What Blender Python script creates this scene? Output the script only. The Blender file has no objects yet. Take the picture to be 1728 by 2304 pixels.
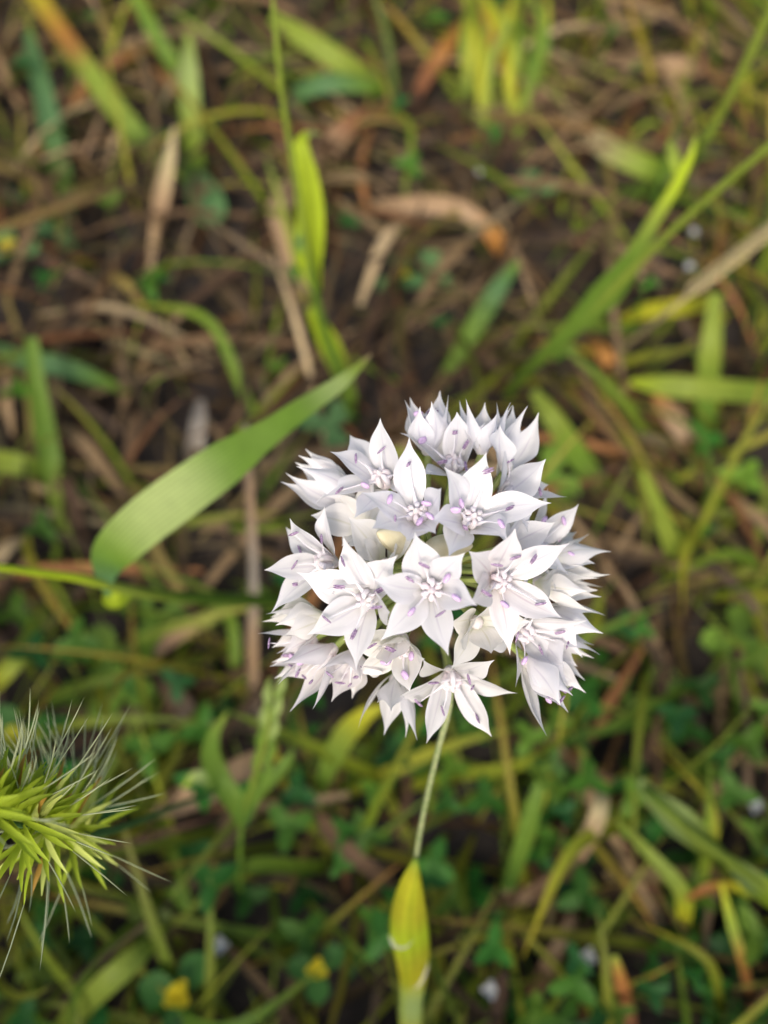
import bpy, math, random
import numpy as np
from mathutils import Vector, Matrix

random.seed(7); rng = np.random.default_rng(11)
sc = bpy.context.scene
col = sc.collection

# ------------------------------------------------------------------ camera
H = 0.330                                  # camera height above the soil (m)
TH = math.radians(25.0)                    # tilt of the view from straight down
FPX = 1808.0
cam_d = bpy.data.cameras.new('camera'); cam = bpy.data.objects.new('camera', cam_d); col.objects.link(cam)
cam.location = (0, 0, H); cam.rotation_euler = (TH, 0, 0)
cam_d.sensor_fit = 'VERTICAL'; cam_d.sensor_height = 36.0; cam_d.lens = FPX / 2304 * 36.0
cam_d.clip_start = 0.005; cam_d.clip_end = 60
cam_d.dof.use_dof = True; cam_d.dof.focus_distance = 0.120; cam_d.dof.aperture_fstop = 8.8
sc.camera = cam
# ------------------------------------------------------------------ sky, sun, exposure
SUN_EL, SUN_AZ = math.radians(46), math.radians(196)      # azimuth from +Y, clockwise
w = bpy.data.worlds.new('World'); sc.world = w; w.use_nodes = True
nt = w.node_tree; bg = nt.nodes['Background']
sky = nt.nodes.new('ShaderNodeTexSky'); sky.sky_type = 'NISHITA'; sky.sun_disc = False
sky.sun_elevation = SUN_EL; sky.sun_rotation = SUN_AZ; sky.air_density = 1.0; sky.dust_density = 5.0; sky.ozone_density = 1.0
nt.links.new(sky.outputs[0], bg.inputs[0]); bg.inputs[1].default_value = 0.15
sd = bpy.data.lights.new('sun', 'SUN'); sun = bpy.data.objects.new('sun', sd); col.objects.link(sun)
sd.energy = 1.1; sd.angle = math.radians(11); sd.color = (1.0, 0.94, 0.85)
sdir = Vector((math.sin(SUN_AZ) * math.cos(SUN_EL), math.cos(SUN_AZ) * math.cos(SUN_EL), math.sin(SUN_EL)))
sun.rotation_euler = sdir.to_track_quat('Z', 'Y').to_euler(); sun.location = (0, -1, 2)
sc.view_settings.view_transform = 'Standard'; sc.view_settings.look = 'None'
sc.view_settings.exposure = 0.82; sc.view_settings.gamma = 1.0
sc.render.resolution_x = 768; sc.render.resolution_y = 1024

FWD = Vector((0, math.sin(TH), -math.cos(TH))); UP = Vector((0, math.cos(TH), math.sin(TH))); RT = Vector((1, 0, 0))
CAM = Vector((0, 0, H))
def at(px, py, z):                         # reference-photo measurement -> world point, z = depth in mm
    z = z / 1000.0
    return CAM + FWD * z + RT * ((px - 864) / FPX * z) - UP * ((py - 1152) / FPX * z)
def depth_h(py, h):                        # depth in mm of the point h mm above the soil
    v = -(py - 1152) / FPX
    return (H * 1000 - h) / (math.cos(TH) - v * math.sin(TH))
def ath(px, py, h): return at(px, py, depth_h(py, h))

# ------------------------------------------------------------------ materials
def mat(name):
    m = bpy.data.materials.new(name); m.use_nodes = True
    n = m.node_tree; n.nodes.clear()
    return m, n, n.nodes.new('ShaderNodeOutputMaterial')
def N(n, t, **k):
    x = n.nodes.new(t)
    for a, b in k.items(): setattr(x, a, b)
    return x
def ramp(n, fac, stops):
    r = N(n, 'ShaderNodeValToRGB'); e = r.color_ramp.elements
    while len(e) < len(stops): e.new(0.5)
    for i, (p, c) in enumerate(stops): e[i].position = p; e[i].color = (*c, 1)
    if fac is not None: n.links.new(fac, r.inputs[0])
    return r
def mixc(n, fac, a, b, mode='MIX'):
    m = N(n, 'ShaderNodeMix', data_type='RGBA', blend_type=mode)
    for s, v in ((0, fac), (6, a), (7, b)):
        if isinstance(v, (int, float)): m.inputs[s].default_value = v
        elif isinstance(v, tuple): m.inputs[s].default_value = (*v, 1)
        else: n.links.new(v, m.inputs[s])
    return m.outputs[2]
def mth(n, op, a, b=None, c=None):
    m = N(n, 'ShaderNodeMath', operation=op)
    for i, v in enumerate((a, b, c)):
        if v is None: continue
        if isinstance(v, (int, float)): m.inputs[i].default_value = v
        else: n.links.new(v, m.inputs[i])
    return m.outputs[0]

def leaf_mat(name, trans=0.35, rough=0.5, spec=0.35, mottle=0.35, nscale=260):
    m, n, out = mat(name)
    a = N(n, 'ShaderNodeAttribute', attribute_name='Col')
    geo = N(n, 'ShaderNodeNewGeometry')
    no = N(n, 'ShaderNodeTexNoise'); no.inputs['Scale'].default_value = nscale; no.inputs['Detail'].default_value = 4
    n.links.new(geo.outputs['Position'], no.inputs['Vector'])
    f = mth(n, 'MULTIPLY_ADD', no.outputs[0], mottle * 2, 1 - mottle)
    uv = N(n, 'ShaderNodeUVMap', uv_map='UVMap'); sp = N(n, 'ShaderNodeSeparateXYZ'); n.links.new(uv.outputs[0], sp.inputs[0])
    wv = mth(n, 'SINE', mth(n, 'MULTIPLY', sp.outputs[0], 62.0))
    f2 = mth(n, 'MULTIPLY_ADD', wv, 0.10, 1.0)
    hs = N(n, 'ShaderNodeHueSaturation'); n.links.new(a.outputs['Color'], hs.inputs['Color'])
    n.links.new(mth(n, 'MULTIPLY', f, f2), hs.inputs['Value'])
    p = N(n, 'ShaderNodeBsdfPrincipled'); n.links.new(hs.outputs[0], p.inputs['Base Color'])
    p.inputs['Roughness'].default_value = rough; p.inputs['Specular IOR Level'].default_value = spec
    bmp = N(n, 'ShaderNodeBump'); bmp.inputs['Strength'].default_value = 0.12; bmp.inputs['Distance'].default_value = 0.0001
    n.links.new(wv, bmp.inputs['Height']); n.links.new(bmp.outputs[0], p.inputs['Normal'])
    t = N(n, 'ShaderNodeBsdfTranslucent')
    tc = mixc(n, 1.0, hs.outputs[0], (1.15, 1.1, 0.55), 'MULTIPLY'); n.links.new(tc, t.inputs[0])
    mx = N(n, 'ShaderNodeMixShader'); mx.inputs[0].default_value = trans
    n.links.new(p.outputs[0], mx.inputs[1]); n.links.new(t.outputs[0], mx.inputs[2]); n.links.new(mx.outputs[0], out.inputs[0])
    return m
M = {}
M['leaf'] = leaf_mat('green_leaf', 0.40, 0.5, 0.2, 0.18)
M['straw'] = leaf_mat('dry_straw', 0.12, 0.7, 0.12, 0.45, 420)

def petal_mat(name, tint, base, vein):
    m, n, out = mat(name)
    uv = N(n, 'ShaderNodeUVMap', uv_map='UVMap'); sp = N(n, 'ShaderNodeSeparateXYZ'); n.links.new(uv.outputs[0], sp.inputs[0])
    v = mth(n, 'ABSOLUTE', mth(n, 'SUBTRACT', sp.outputs[0], 0.5))
    geo = N(n, 'ShaderNodeNewGeometry')
    no = N(n, 'ShaderNodeTexNoise'); no.inputs['Scale'].default_value = 380; no.inputs['Detail'].default_value = 5
    n.links.new(geo.outputs['Position'], no.inputs['Vector'])
    c = mixc(n, mth(n, 'MULTIPLY', no.outputs[0], 0.55), (0.88, 0.87, 0.875), tint)
    rb = ramp(n, sp.outputs[1], [(0.0, (1, 1, 1)), (0.34, (0, 0, 0))])
    c = mixc(n, mth(n, 'MULTIPLY', rb.outputs[0], 0.75), c, base)
    rm = ramp(n, v, [(0.0, (1, 1, 1)), (0.045, (0, 0, 0))])
    rl = ramp(n, sp.outputs[1], [(0.1, (0.4, 0.4, 0.4)), (0.5, (1, 1, 1)), (0.95, (0, 0, 0))])
    c = mixc(n, mth(n, 'MULTIPLY', mth(n, 'MULTIPLY', rm.outputs[0], rl.outputs[0]), 0.55), c, vein)
    wv = mth(n, 'SINE', mth(n, 'MULTIPLY', sp.outputs[0], 75.0))
    p = N(n, 'ShaderNodeBsdfPrincipled'); n.links.new(c, p.inputs['Base Color'])
    p.inputs['Roughness'].default_value = 0.30; p.inputs['Specular IOR Level'].default_value = 0.5
    p.inputs['Coat Weight'].default_value = 0.45; p.inputs['Coat Roughness'].default_value = 0.12
    no2 = N(n, 'ShaderNodeTexNoise'); no2.inputs['Scale'].default_value = 700; no2.inputs['Detail'].default_value = 2
    n.links.new(geo.outputs['Position'], no2.inputs['Vector'])
    hgt = mth(n, 'ADD', mth(n, 'MULTIPLY', wv, 0.10), no2.outputs[0])
    bmp = N(n, 'ShaderNodeBump'); bmp.inputs['Strength'].default_value = 0.16; bmp.inputs['Distance'].default_value = 0.00025
    n.links.new(hgt, bmp.inputs['Height']); n.links.new(bmp.outputs[0], p.inputs['Normal']); n.links.new(bmp.outputs[0], p.inputs['Coat Normal'])
    t = N(n, 'ShaderNodeBsdfTranslucent'); n.links.new(c, t.inputs[0])
    mx = N(n, 'ShaderNodeMixShader'); mx.inputs[0].default_value = 0.5
    n.links.new(p.outputs[0], mx.inputs[1]); n.links.new(t.outputs[0], mx.inputs[2]); n.links.new(mx.outputs[0], out.inputs[0])
    return m
M['pw'] = petal_mat('white_petal', (0.85, 0.83, 0.87), (0.84, 0.82, 0.80), (0.58, 0.53, 0.64))
M['pc'] = petal_mat('cream_petal', (0.84, 0.80, 0.70), (0.76, 0.78, 0.50), (0.62, 0.60, 0.42))
M['pp'] = petal_mat('blush_petal', (0.86, 0.77, 0.78), (0.83, 0.68, 0.68), (0.55, 0.42, 0.50))

def plain(name, c1, c2, rough=0.5, scale=600, trans=0.0, spec=0.4):
    m, n, out = mat(name)
    geo = N(n, 'ShaderNodeNewGeometry')
    no = N(n, 'ShaderNodeTexNoise'); no.inputs['Scale'].default_value = scale; no.inputs['Detail'].default_value = 4
    n.links.new(geo.outputs['Position'], no.inputs['Vector'])
    r = ramp(n, no.outputs[0], [(0.35, c1), (0.65, c2)])
    p = N(n, 'ShaderNodeBsdfPrincipled'); n.links.new(r.outputs[0], p.inputs['Base Color'])
    p.inputs['Roughness'].default_value = rough; p.inputs['Specular IOR Level'].default_value = spec
    bmp = N(n, 'ShaderNodeBump'); bmp.inputs['Strength'].default_value = 0.4; bmp.inputs['Distance'].default_value = 0.0002
    n.links.new(no.outputs[0], bmp.inputs['Height']); n.links.new(bmp.outputs[0], p.inputs['Normal'])
    if trans:
        t = N(n, 'ShaderNodeBsdfTranslucent'); n.links.new(r.outputs[0], t.inputs[0])
        mx = N(n, 'ShaderNodeMixShader'); mx.inputs[0].default_value = trans
        n.links.new(p.outputs[0], mx.inputs[1]); n.links.new(t.outputs[0], mx.inputs[2]); n.links.new(mx.outputs[0], out.inputs[0])
    else: n.links.new(p.outputs[0], out.inputs[0])
    return m
M['lilac'] = plain('lilac_anther', (0.55, 0.38, 0.60), (0.68, 0.51, 0.72), 0.55, 2500, 0.15)
M['purple'] = plain('spent_purple_anther', (0.12, 0.065, 0.15), (0.40, 0.30, 0.42), 0.6, 3500)
M['filament'] = plain('white_filament', (0.88, 0.86, 0.88), (0.86, 0.83, 0.86), 0.35, 900, 0.45)
M['throat'] = plain('pale_throat', (0.88, 0.78, 0.82), (0.86, 0.85, 0.82), 0.35, 700, 0.45)
M['pedicel'] = plain('green_pedicel', (0.20, 0.27, 0.06), (0.34, 0.38, 0.12), 0.45, 500, 0.15)
M['bud'] = plain('cream_bud', (0.62, 0.56, 0.34), (0.74, 0.70, 0.52), 0.4, 350, 0.25)
M['stem'] = plain('hairy_green_stem', (0.16, 0.22, 0.08), (0.30, 0.32, 0.16), 0.55, 900)

def soil_mat():
    m, n, out = mat('dark_soil')
    geo = N(n, 'ShaderNodeNewGeometry')
    a = N(n, 'ShaderNodeTexNoise'); a.inputs['Scale'].default_value = 60; a.inputs['Detail'].default_value = 8
    b = N(n, 'ShaderNodeTexNoise'); b.inputs['Scale'].default_value = 420; b.inputs['Detail'].default_value = 5
    for x in (a, b): n.links.new(geo.outputs['Position'], x.inputs['Vector'])
    r = ramp(n, a.outputs[0], [(0.3, (0.010, 0.008, 0.007)), (0.55, (0.026, 0.019, 0.015)), (0.75, (0.055, 0.039, 0.028))])
    c = mixc(n, 0.5, r.outputs[0], ramp(n, b.outputs[0], [(0.3, (0.4, 0.4, 0.4)), (0.7, (1.3, 1.2, 1.1))]).outputs[0], 'MULTIPLY')
    p = N(n, 'ShaderNodeBsdfPrincipled'); n.links.new(c, p.inputs['Base Color']); p.inputs['Roughness'].default_value = 0.9
    bmp = N(n, 'ShaderNodeBump'); bmp.inputs['Strength'].default_value = 0.8; bmp.inputs['Distance'].default_value = 0.002
    n.links.new(b.outputs[0], bmp.inputs['Height']); n.links.new(bmp.outputs[0], p.inputs['Normal'])
    n.links.new(p.outputs[0], out.inputs[0])
    return m
M['soil'] = soil_mat()

# ------------------------------------------------------------------ mesh helpers
def link(name, me, parent=None):
    o = bpy.data.objects.new(name, me); col.objects.link(o)
    if parent is not None: o.parent = parent
    return o
def mesh_np(name, V, F, m, uv=None, colr=None, smooth=True):
    V = np.asarray(V, dtype=np.float32).reshape(-1, 3); F = np.asarray(F, dtype=np.int32).reshape(-1, 4)
    me = bpy.data.meshes.new(name)
    me.vertices.add(len(V)); me.vertices.foreach_set('co', V.ravel())
    me.loops.add(F.size); me.loops.foreach_set('vertex_index', F.ravel())
    me.polygons.add(len(F)); me.polygons.foreach_set('loop_start', np.arange(0, F.size, 4, dtype=np.int32))
    if smooth: me.polygons.foreach_set('use_smooth', np.ones(len(F), dtype=bool))
    me.update(calc_edges=True)
    if uv is not None:
        l = me.uv_layers.new(name='UVMap'); l.data.foreach_set('uv', np.asarray(uv, dtype=np.float32).reshape(-1, 2)[F.ravel()].ravel())
    if colr is not None:
        at_ = me.color_attributes.new('Col', 'FLOAT_COLOR', 'POINT')
        c = np.ones((len(V), 4), dtype=np.float32); c[:, :3] = np.asarray(colr).reshape(-1, 3); at_.data.foreach_set('color', c.ravel())
    me.materials.append(m); me.validate()
    return me
def grid_faces(nu, nv):
    i = np.arange((nu - 1) * nv).reshape(nu - 1, nv)[:, :-1].ravel()
    return np.stack([i, i + 1, i + nv + 1, i + nv], 1)
def catmull(P, n):
    P = np.asarray(P, float); k = len(P)
    if k < 3:
        t = np.linspace(0, 1, n)[:, None]; return P[0] * (1 - t) + P[-1] * t
    Q = np.vstack([2 * P[0] - P[1], P, 2 * P[-1] - P[-2]]); out = []
    for s in np.linspace(0, k - 1 - 1e-6, n):
        i = int(s); t = s - i; a, b, c, d = Q[i:i + 4]
        out.append(0.5 * ((2 * b) + (c - a) * t + (2 * a - 5 * b + 4 * c - d) * t * t + (-a + 3 * b - 3 * c + d) * t ** 3))
    return np.array(out)
def nrm(v): return v / (np.linalg.norm(v, axis=-1, keepdims=True) + 1e-12)
def ribbon(path, width, cols, mt, name, n=26, nv=5, fold=0.25, roll=0.0, twist=0.0, wave=0.0, hint=None, origin=None):
    """blade along path (k,3); width (k,) full widths in m; cols (k,3). Returns mesh with its origin at `origin`."""
    C = catmull(path, n); W = np.clip(catmull(np.asarray(width)[:, None], n)[:, 0], 1e-4, None); K = np.clip(catmull(cols, n), 0.002, 1)
    T = nrm(np.gradient(C, axis=0))
    h = nrm((np.array(CAM) - C) if hint is None else np.tile(np.array(hint, float), (n, 1)))
    S = nrm(np.cross(T, h)); Nn = np.cross(S, T)
    ang = roll + twist * np.linspace(0, 1, n)
    S, Nn = S * np.cos(ang)[:, None] + Nn * np.sin(ang)[:, None], Nn * np.cos(ang)[:, None] - S * np.sin(ang)[:, None]
    v = np.linspace(-1, 1, nv)
    ph = random.uniform(0, 6)
    wob = 1 + 0.05 * np.sin(np.linspace(0, 9, n) + ph)
    P = C[:, None, :] + S[:, None, :] * (W * wob / 2)[:, None, None] * v[None, :, None] \
        + Nn[:, None, :] * ((W / 2)[:, None] * (fold * v[None, :] ** 2 + wave * np.sin(np.linspace(0, 14, n) + ph)[:, None] * v[None, :]))[:, :, None]
    uv = np.stack(np.meshgrid(np.linspace(0, 1, n), (v + 1) / 2, indexing='ij')[::-1], -1)
    kk = np.repeat(K[:, None, :], nv, 1)
    og = np.array(path[0] if origin is None else origin)
    return mesh_np(name, P.reshape(-1, 3) - og, grid_faces(n, nv), mt, uv.reshape(-1, 2), kk.reshape(-1, 3)), og
def tube(path, radius, m, name, n=14, k=8, cols=None, origin=None, jitter=0.0):
    C = catmull(path, n); R = np.clip(catmull(np.asarray(radius, float)[:, None], n)[:, 0], 2e-5, None)
    T = nrm(np.gradient(C, axis=0)); ref = np.array([0.31, 0.86, 0.4]); S = nrm(np.cross(T, ref)); B = np.cross(T, S)
    a = np.linspace(0, 2 * math.pi, k + 1)
    rr = R[:, None] * (1 + jitter * rng.standard_normal((n, k + 1))); rr[:, -1] = rr[:, 0]
    P = C[:, None] + rr[:, :, None] * (S[:, None] * np.cos(a)[None, :, None] + B[:, None] * np.sin(a)[None, :, None])
    uv = np.stack(np.meshgrid(np.linspace(0, 1, n), a / 6.2832, indexing='ij')[::-1], -1)
    og = np.zeros(3) if origin is None else np.array(origin)
    kk = None if cols is None else np.repeat(np.clip(catmull(cols, n), 0.002, 1)[:, None], k + 1, 1).reshape(-1, 3)
    P[0] = P[0] * 0.02 + C[0] * 0.98; P[-1] = P[-1] * 0.02 + C[-1] * 0.98
    return mesh_np(name, P.reshape(-1, 3) - og, grid_faces(n, k + 1), m, uv.reshape(-1, 2), kk)
def merge(parts):                          # parts: list of (V, F, extra...) -> stacked
    off = 0; VV = []; FF = []
    for V, F in parts: VV.append(V); FF.append(F + off); off += len(V)
    return np.vstack(VV), np.vstack(FF)
def tag(o, label=None, cat=None, group=None, kind=None):
    for k, v in (('label', label), ('category', cat), ('group', group), ('kind', kind)):
        if v: o[k] = v
    return o
def empty(name, loc):
    o = bpy.data.objects.new(name, None); o.empty_display_size = 0.01; col.objects.link(o); o.location = loc; return o

# ------------------------------------------------------------------ ground
s = np.linspace(-1, 1, 161); g = np.sinh(s * 4.2) / math.sinh(4.2) * 5.0
GX, GY = np.meshgrid(g, g + 0.2, indexing='ij')
def ground_z(x, y):
    return 0.004 * np.sin(x * 31 + 1.3) * np.sin(y * 27 + .4) + 0.0025 * np.sin(x * 83 + y * 61) + 0.0015 * np.sin(x * 190 - y * 150 + 2)
GZ = ground_z(GX, GY)
tag(link('ground', mesh_np('ground', np.stack([GX, GY, GZ], -1).reshape(-1, 3), grid_faces(161, 161), M['soil'])), kind='structure')

# ------------------------------------------------------------------ ground cover (uncountable)
def proj(P):
    d = P - np.array(CAM); z = d @ np.array(FWD)
    return 864 + FPX * (d @ np.array(RT)) / z, 1152 - FPX * (d @ np.array(UP)) / z
def scatter(n, x0=-0.36, x1=0.36, y0=-0.2, y1=0.66):
    return np.stack([rng.uniform(x0, x1, n), rng.uniform(y0, y1, n)], 1)
def blades_np(p, az, el, L, W, curl, colr, tipcol, S=7, jit=0.0, roll=None):
    """n blades at once: base p (n,3), heading az, rise el, length L, width W, curl = change of elevation along the blade"""
    n = len(p); t = np.linspace(0, 1, S)
    e = el[:, None] + curl[:, None] * t[None]
    a = az[:, None] + jit * rng.standard_normal((n, 1)) * t[None]
    D = np.stack([np.cos(e) * np.cos(a), np.cos(e) * np.sin(a), np.sin(e)], -1)
    step = L[:, None, None] / (S - 1) * D
    C = p[:, None] + np.concatenate([np.zeros((n, 1, 3)), np.cumsum(step[:, :-1], 1)], 1)
    C[..., 2] = np.maximum(C[..., 2], 0.0005 + ground_z(C[..., 0], C[..., 1]))
    side = np.stack([-np.sin(a), np.cos(a), np.zeros_like(a)], -1); up = np.cross(D, side)
    ro = rng.uniform(-0.9, 0.9, n) if roll is None else roll
    sd_ = side * np.cos(ro)[:, None, None] + up * np.sin(ro)[:, None, None]
    un = up * np.cos(ro)[:, None, None] - side * np.sin(ro)[:, None, None]
    prof = np.interp(t, [0, .12, .45, .8, 1], [.6, .9, 1, .6, .06])
    hw = (W[:, None] * prof[None] / 2)[:, :, None]
    P = np.stack([C - sd_ * hw + un * hw * 0.35, C, C + sd_ * hw + un * hw * 0.35], 2)
    K = colr[:, None, :] * (1 - t[None, :, None] ** 2) + tipcol[:, None, :] * t[None, :, None] ** 2
    K = np.repeat(K[:, :, None, :], 3, 2)
    uv = np.broadcast_to(np.stack(np.meshgrid(t, [0, .5, 1], indexing='ij')[::-1], -1)[None], (n, S, 3, 2))
    f = grid_faces(S, 3); F = (f[None] + (np.arange(n) * S * 3)[:, None, None]).reshape(-1, 4)
    return P.reshape(-1, 3), F, uv.reshape(-1, 2), K.reshape(-1, 3)
def pick(pal, n, var=0.18):
    c = np.array(pal)[rng.integers(0, len(pal), n)]
    return np.clip(c * (1 + var * rng.standard_normal((n, 1))) * (1 + 0.06 * rng.standard_normal((n, 3))), 0.004, 0.8)
DRY = [(.20, .135, .07), (.12, .075, .04), (.29, .20, .11), (.06, .036, .022), (.19, .13, .07), (.09, .062, .043), (.33, .25, .14), (.21, .10, .04), (.17, .13, .04)]
GRN = [(.19, .26, .022), (.13, .21, .02), (.26, .29, .025), (.09, .17, .02), (.30, .31, .03)]
DEEP = [(.03, .13, .018), (.045, .15, .02), (.025, .11, .024), (.07, .18, .022), (.11, .21, .022)]
def greenness(p):                          # where the meadow is green rather than strawy (ground coordinates -> 0..1)
    q = np.stack([p[:, 0], p[:, 1], np.full(len(p), .02)], 1); x, y = proj(q)
    low = 1 / (1 + np.exp(-(y - 1500 + 0.25 * (864 - x) * 0.6) / 160)); right = 1 / (1 + np.exp(-(x - 1350) / 130)) * 0.75
    top = 0.10 + 0.55 / (1 + np.exp((y - 260) / 60))
    return np.clip(np.maximum(np.maximum(low, right), top * 0.6), 0, 1)
def deepness(p):                           # where the low broad-leaved cover grows
    q = np.stack([p[:, 0], p[:, 1], np.full(len(p), .02)], 1); x, y = proj(q)
    return 1 / (1 + np.exp(-(y - 1560) / 130)) * (0.45 + 0.55 / (1 + np.exp(-(x - 900) / 180)))

# flattened dead straw
n0 = 4200; xy = scatter(n0); xy = xy[rng.random(n0) < .85 - .55 * greenness(xy)]; n = len(xy); p = np.stack([xy[:, 0], xy[:, 1], ground_z(xy[:, 0], xy[:, 1]) + rng.uniform(0.001, 0.022, n)], 1)
V, F, UVs, K = blades_np(p, rng.uniform(0, 6.28, n), rng.uniform(-.12, .25, n), rng.uniform(.025, .11, n), rng.uniform(.0012, .0050, n),
                         rng.uniform(-.6, .4, n), pick(DRY, n, .3) * .58, pick(DRY, n, .3) * .58, jit=0.35)
tag(link('straw_litter', mesh_np('straw_litter', V, F, M['straw'], UVs, K)), 'matted brown dead straw covering the soil', 'straw', kind='stuff')
# living grass
n0 = 5200; xy = scatter(n0); keep = rng.random(n0) < 0.04 + 0.6 * greenness(xy); xy = xy[keep]; n = len(xy)
p = np.stack([xy[:, 0], xy[:, 1], ground_z(xy[:, 0], xy[:, 1])], 1)
tips = pick([(.22, .28, .05), (.30, .28, .06), (.36, .20, .05), (.18, .26, .04)], n)
V, F, UVs, K = blades_np(p, rng.uniform(0, 6.28, n), rng.uniform(.25, 1.25, n), rng.uniform(.035, .11, n), rng.uniform(.0014, .0050, n),
                         rng.uniform(-1.6, -.1, n), pick(GRN, n), tips, S=8, jit=0.3)
tag(link('short_grass', mesh_np('short_grass', V, F, M['leaf'], UVs, K)), 'short thin green grass growing through the straw', 'grass', kind='stuff')
# low broad-leaved ground cover: trifoliate leaves on thin stalks
n0 = 5200; xy = scatter(n0); keep = rng.random(n0) < 0.03 + 0.9 * deepness(xy); xy = xy[keep]; n = len(xy)
hh = rng.uniform(.006, .05, n); base = np.stack([xy[:, 0], xy[:, 1], ground_z(xy[:, 0], xy[:, 1]) + hh], 1)
Vs, Fs, Us, Ks = [], [], [], []; off = 0
kc = pick(DEEP, n, 0.25); a0 = rng.uniform(0, 6.28, n); ls = rng.uniform(.005, .011, n)
for j in range(3):
    V, F, U_, K = blades_np(base, a0 + j * 2.09 + rng.uniform(-.3, .3, n), rng.uniform(-.3, .6, n), ls, ls * 0.62, rng.uniform(-.7, .1, n), kc, kc * 1.15, S=5, roll=rng.uniform(-.4, .4, n))
    Vs.append(V); Fs.append(F + off); Us.append(U_); Ks.append(K); off += len(V)
V, F, U_, K = blades_np(base - np.stack([np.zeros(n), np.zeros(n), hh], 1), a0, np.full(n, 1.5), hh, np.full(n, .0009), np.zeros(n), kc, kc, S=3)
Vs.append(V); Fs.append(F + off); Us.append(U_); Ks.append(K)
tag(link('clover_cover', mesh_np('clover_cover', np.vstack(Vs), np.vstack(Fs), M['leaf'], np.vstack(Us), np.vstack(Ks))),
    'low dark green clover foliage covering the ground', 'clover', kind='stuff')

# ring of taller grass added outside the frame to shade the ground
n = 6500; rad_ = rng.uniform(.44, 1.10, n); an_ = rng.uniform(0, 6.283, n)
p = np.stack([rad_ * np.cos(an_), .20 + rad_ * np.sin(an_), np.zeros(n)], 1); p[:, 2] = ground_z(p[:, 0], p[:, 1])
V, F, UVs, K = blades_np(p, rng.uniform(0, 6.28, n), rng.uniform(1.1, 1.5, n), rng.uniform(.22, .46, n), rng.uniform(.003, .008, n), rng.uniform(-.9, -.05, n), pick(GRN, n), tipcol=pick(GRN + DRY, n), S=9, jit=.3)
tag(link('added_shade_grass', mesh_np('added_shade_grass', V, F, M['leaf'], UVs, K)), 'taller green grass added around the scene to shade the ground', 'grass', kind='stuff')

# ------------------------------------------------------------------ single blades and straws one can follow
G_ = dict(lime=(.42, .54, .03), green=(.15, .26, .035), yg=(.26, .34, .05), blue=(.10, .21, .075), deep=(.05, .15, .03), tan=(.32, .215, .125),
          brown=(.17, .105, .062), grey=(.25, .22, .18), orange=(.36, .17, .045), straw=(.42, .35, .19), red=(.28, .125, .06), yellow=(.47, .47, .03), pale=(.34, .44, .14))
def blade(name, label, cat, pts, group=None, mt='leaf', fold=0.3, roll=0.0, twist=0.0, n=26, wave=0.04, hand=True):
    """pts: (px, py, height mm, width px, colour)"""
    P = [np.array(ath(x, y, h)) for x, y, h, wd, c in pts]
    W = [wd / FPX * depth_h(y, h) / 1000 for x, y, h, wd, c in pts]
    me, og = ribbon(P, W, [G_[c] if isinstance(c, str) else c for *_, c in pts], M[mt], name, n=n, fold=fold, roll=roll, twist=twist, wave=wave)
    o = link(name, me); o.location = og
    if label: tag(o, label, cat, group)
    return o
B = blade
B('grass_shoot', 'long blade turning from orange to green, above the tan pointed leaf', 'grass', [(60, -40, 42, 34, 'yellow'), (150, 90, 36, 44, 'orange'), (200, 160, 31, 46, 'yg'), (250, 230, 26, 46, 'yg'), (330, 330, 14, 44, 'green'), (385, 400, 2, 30, 'green')])
B('grass_shoot', 'blue-green upright blade beside the orange and green blade', 'grass', [(60, 70, 40, 14, 'blue'), (90, 180, 34, 42, 'blue'), (115, 290, 22, 46, 'blue'), (150, 440, 3, 36, 'green')])
B('grass_shoot', 'pale yellow-green blade above the rounded spatula leaf', 'grass', [(425, 70, 46, 12, 'yg'), (425, 160, 40, 38, 'pale'), (432, 280, 26, 42, 'yg'), (445, 390, 4, 34, 'green')])
B('spatula_leaf', 'rounded spatula-shaped green leaf lying on dark straw', 'leaf', [(425, 360, 4, 26, 'green'), (445, 410, 12, 52, 'blue'), (465, 455, 16, 82, 'blue'), (478, 490, 14, 66, 'blue'), (484, 506, 12, 14, 'blue')], wave=0)
B('dry_leaf', 'tan pointed leaf standing among brown straw', 'leaf', [(393, 285, 44, 5, 'straw'), (380, 360, 36, 26, 'straw'), (362, 460, 20, 30, 'tan'), (350, 560, 2, 18, 'brown')], mt='straw')
B('grass_shoot', 'blue-green arching blade under the wide yellow-green blade', 'grass', [(632, 245, 8, 20, 'blue'), (680, 205, 24, 36, 'blue'), (750, 186, 30, 40, 'blue'), (840, 196, 24, 24, 'green'), (890, 215, 8, 8, 'green')])
B('grass_shoot', 'wide yellow-green blade slanting across dark hollow', 'grass', [(610, 40, 34, 26, 'yg'), (700, 95, 34, 46, 'yg'), (790, 155, 24, 48, 'yg'), (880, 215, 3, 30, 'green')])
B('grass_shoot', 'narrow green blade slanting into the brown straw by the pale upright blade', 'grass', [(290, -30, 46, 24, 'green'), (345, 70, 36, 34, 'green'), (400, 160, 20, 30, 'green'), (440, 225, 2, 20, 'green')])
B('grass_shoot', 'blue-green blade lying flat over a reddish straw', 'grass', [(-40, 780, 20, 30, 'blue'), (60, 810, 34, 40, 'blue'), (150, 828, 34, 46, 'blue'), (260, 870, 20, 20, 'green'), (300, 890, 6, 8, 'green')])
B('grass_shoot', 'green blade rising upright beside the grey-brown straw heap', 'grass', [(70, 760, 60, 26, 'green'), (85, 880, 46, 40, 'green'), (110, 1020, 26, 44, 'green'), (150, 1220, 3, 36, 'yg')])
B('grass_shoot', 'short bright yellow-green blade crossing the upright green blade', 'grass', [(-50, 1030, 20, 40, 'yg'), (40, 1045, 28, 50, 'yg'), (120, 1065, 14, 34, 'green'), (170, 1080, 3, 10, 'green')])
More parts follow.
